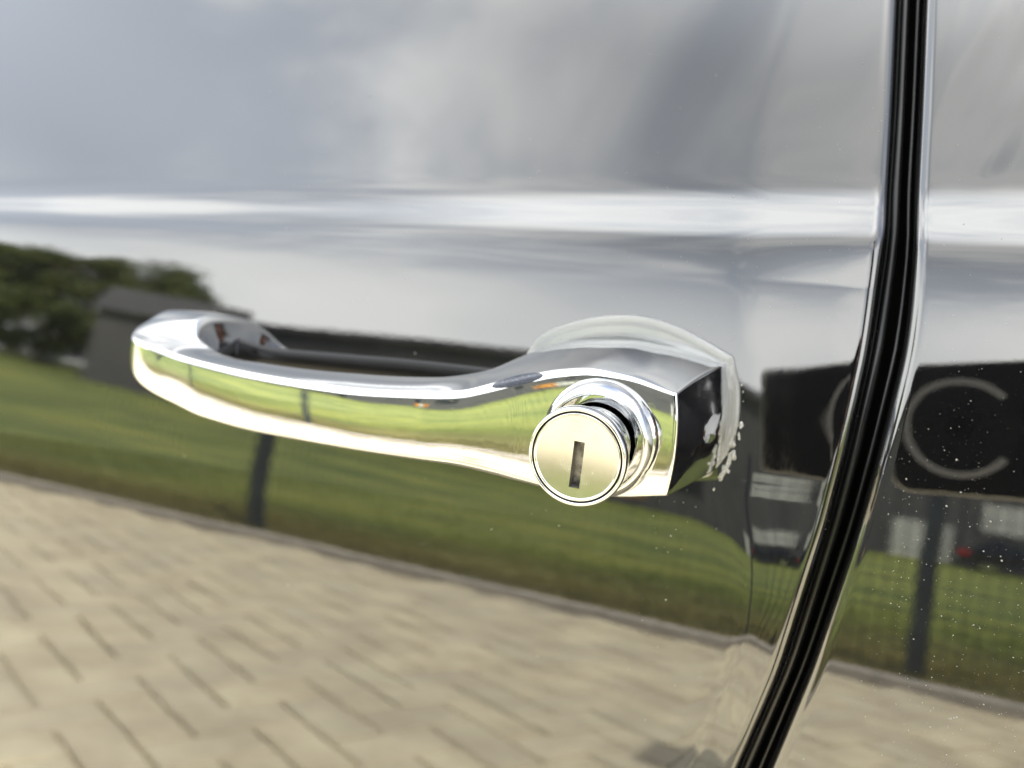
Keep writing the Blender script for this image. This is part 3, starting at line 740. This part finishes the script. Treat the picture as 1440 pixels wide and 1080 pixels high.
def plate(name, levels, mat, parent):
    V = []; F = []
    for ins, z in levels:
        V += [(x/1000, y/1000, z/1000) for x, y in rrect(-38+ins, 123-ins, -40+ins, 40-ins, 11-ins*0.5)]
    n = len(V)//len(levels)
    for i in range(len(levels)-1):
        for k in range(n): q = (k+1) % n; F.append((i*n+k, i*n+q, (i+1)*n+q, (i+1)*n+k))
    F += [tuple(range(n)), tuple((len(levels)-1)*n+k for k in range(n))]
    return mesh(name, V, F, mat, parent, False)
plate('frame', [(0.8, 12.2), (0, 11.4), (0, 5.6), (0.8, 4.8)], PF, phone)
plate('back_glass', [(1.2, 4.79), (1.6, 4.2), (2.6, 4.0)], PG, phone)
def disc(name, cx_, r0, r1, z0, z1, mat, a0=0, a1=360, n=64, parent=phone):
    V = []; F = []; m = n
    for k in range(m+1):
        a = radians(a0+(a1-a0)*k/m)
        for r, z in ((r0, z0), (r0, z1), (r1, z1), (r1, z0)): V.append(((cx_+r*cos(a))/1000, r*sin(a)/1000, z/1000))
    for k in range(m):
        for q in range(4): p = (q+1) % 4; F.append((k*4+q, k*4+p, k*4+4+p, k*4+4+q))
    F += [(0, 1, 2, 3), (m*4, m*4+3, m*4+2, m*4+1)]
    return mesh(name, V, F, mat, parent)
disc('camera_island', 0, 0.01, 30.5, 3.98, 1.6, PG)
disc('ring_highlight', 0, 25.6, 29.4, 1.59, 1.2, PA, 38, 322)  # partial highlight of the island ring, built as an open pale arc
disc('lens', 0, 0.01, 6.5, 1.59, 0.9, DARK)
disc('flash', 34, 0.01, 3.2, 3.98, 3.5, PA)

# photographer to the right, phone in an outstretched hand
def skinned(name, chains, mat, parent, sub=2):
    """chains: lists of (x,y,z,r); equal points are welded, so the surface is continuous"""
    key = {}; V = []; R = []; E = []
    for ch in chains:
        prev = None
        for (x, y, z, r) in ch:
            k = (round(x, 3), round(y, 3), round(z, 3))
            if k not in key: key[k] = len(V); V.append((x, y, z)); R.append(r)
            i = key[k]
            if prev is not None and prev != i: E.append((prev, i))
            prev = i
    me = bpy.data.meshes.new(name); me.from_pydata(V, E, []); me.update(); me.materials.append(mat)
    o = bpy.data.objects.new(name, me); COL.objects.link(o); o.parent = parent
    sk = o.modifiers.new('skin', 'SKIN'); sk.use_smooth_shade = True
    for i, r in enumerate(R): me.skin_vertices[0].data[i].radius = (r, r)
    me.skin_vertices[0].data[0].use_root = True
    sb = o.modifiers.new('sub', 'SUBSURF'); sb.levels = sub; sb.render_levels = sub
    return o
SKIN = simple('skin', (0.30, 0.15, 0.11), 0.55, 0, 0.08, 20)
JKT = simple('navy_jacket', (0.018, 0.02, 0.03), 0.85, 0, 0.2, 14, 0.4, 0.004); TRS = simple('dark_trousers', (0.02, 0.02, 0.022), 0.9); HAIR = simple('brown_hair', (0.04, 0.025, 0.015), 0.6, 0, 0.3, 60); SHOE = simple('black_shoe', (0.015, 0.015, 0.015), 0.5)
man = empty('person', (0.72, -0.86, 0), 'person in a dark jacket holding the phone out towards the car', 'person')
man.rotation_euler = (0, 0, 0)
inv = Vector((0.72, -0.86, 0))
def L(chs): return [[(x-inv.x, y-inv.y, z, r) for x, y, z, r in c] for c in chs]
pe = EYE+CR*0.118-CU*0.0+CF*(-0.008)
hips = (0.72, -0.86, 0.95, 0.11); waist = (0.71, -0.85, 1.10, 0.105); chest = (0.70, -0.84, 1.28, 0.125); neck = (0.69, -0.83, 1.50, 0.06)
arm = [(0.70, -0.84, 1.40, 0.09), (0.54, -0.76, 1.40, 0.07), (0.42, -0.56, 1.18, 0.05), (pe.x+0.10, pe.y-0.12, pe.z-0.06, 0.034)]
arm2 = [(0.70, -0.84, 1.40, 0.09), (0.86, -0.90, 1.39, 0.07), (0.92, -0.88, 1.12, 0.048), (0.80, -0.70, 1.02, 0.034)]
legs = [[hips, (0.63, -0.83, 0.86, 0.105), (0.63, -0.80, 0.48, 0.07), (0.63, -0.83, 0.09, 0.045)], [hips, (0.81, -0.89, 0.86, 0.105), (0.82, -0.86, 0.48, 0.07), (0.83, -0.89, 0.09, 0.045)]]
wr = arm[-1]; palm = (pe.x+0.042, pe.y-0.042, pe.z-0.01, 0.021)
hand = [[arm[-1], palm]]
for k in range(4):                                                    # fingers closed round the far end of the phone, thumb on the near side
    q = pe+CU*(0.030-0.018*k)-CF*(-0.0)
    b0 = Vector(palm[:3])+CU*(0.022-0.014*k); b1 = q+CR*0.018+CF*0.012; b2 = q+CR*(-0.012+0.004*(k % 2))+CF*0.016
    hand.append([palm, (*b0, 0.0095), (*b1, 0.0085), (*b2, 0.0075)])
tb = pe-CF*0.016
hand.append([palm, (*(Vector(palm[:3])+CU*0.02-CF*0.02), 0.012), (*(tb+CR*0.0+CU*0.012), 0.0095), (*(tb-CR*0.025+CU*0.016), 0.008)])
hand2 = [[arm2[-1], (0.76, -0.65, 1.02, 0.028)]]
for k in range(4):
    o_ = 0.02-0.013*k; hand2.append([(0.76, -0.65, 1.02, 0.028), (0.735+o_*0.3, -0.62, 1.02+o_, 0.0095), (0.71, -0.60+o_*0.3, 1.01+o_, 0.0085), (0.705, -0.605, 0.985+o_, 0.0075)])
hand2.append([(0.76, -0.65, 1.02, 0.028), (0.775, -0.63, 1.045, 0.011), (0.75, -0.60, 1.055, 0.009)])
head = [(0.69, -0.83, 1.40, 0.10), neck, (0.682, -0.820, 1.555, 0.066), (0.685, -0.825, 1.625, 0.088), (0.688, -0.828, 1.69, 0.086), (0.69, -0.83, 1.74, 0.05)]
nose = [(0.685, -0.825, 1.625, 0.088), (0.628, -0.745, 1.615, 0.016)]
skinned('body', L([[hips, waist, chest, (0.70, -0.84, 1.40, 0.09)], [(0.70, -0.84, 1.40, 0.09), neck, head[2], head[3], head[4], head[5]], nose, arm, arm2]+legs+hand+hand2), SKIN, man)
def grow(c, d): return [(x, y, z, r+d) for x, y, z, r in c]
def cut(c, t):
    a, b = c[-2], c[-1]; return c[:-1]+[tuple(a[i]*(1-t)+b[i]*t for i in range(4))]
skinned('jacket', L([grow([(0.725, -0.865, 0.86, 0.115), hips, waist, chest, (0.70, -0.84, 1.40, 0.09), (0.69, -0.83, 1.465, 0.045)], 0.055), grow(arm+[tuple(arm[-1][i]*0.55+palm[i]*0.45 for i in range(4))], 0.014), grow(cut(arm2, 0.88), 0.016)]), JKT, man)
skinned('trousers', L([grow(l, 0.018) for l in legs]), TRS, man)
skinned('hair', L([[(0.697, -0.842, 1.715, 0.097), (0.697, -0.842, 1.775, 0.055)], [(0.697, -0.842, 1.715, 0.097), (0.715, -0.868, 1.64, 0.075), (0.715, -0.868, 1.59, 0.05)]]), HAIR, man, 3)
for a_ in (-0.42, 0.42):
    d_ = Vector((-0.58*cos(a_)-0.81*sin(a_), 0.81*cos(a_)-0.58*sin(a_), 0)); q_ = Vector((0.685, -0.825, 1.645))+d_*0.082-inv
    mb = MB(); icoblob(mb, tuple(q_), 0.011, 1, 0.0, 10, 7); mb.obj('eye', HAIR, man, True)
    d_ = Vector((-0.58*cos(a_*3.7)-0.81*sin(a_*3.7), 0.81*cos(a_*3.7)-0.58*sin(a_*3.7), 0)); q_ = Vector((0.685, -0.825, 1.625))+d_*0.088-inv
    mb = MB(); icoblob(mb, tuple(q_), 0.022, 2, 0.1, 10, 7, (0.6, 0.6, 1.3)); mb.obj('ear', SKIN, man, True)
q_ = Vector((0.685, -0.825, 1.578))+Vector((-0.58, 0.81, 0))*0.074-inv
mb = MB(); icoblob(mb, tuple(q_), 0.016, 2, 0.05, 10, 7, (1.2, 0.8, 0.35)); mb.obj('mouth', simple('lips', (0.25, 0.09, 0.07), 0.5), man, True)
for x, y in ((0.63, -0.83), (0.83, -0.89)): skinned('shoe', L([[(x, y, 0.06, 0.055), (x-0.05, y+0.09, 0.045, 0.045), (x-0.09, y+0.17, 0.035, 0.033)]]), SHOE, man)
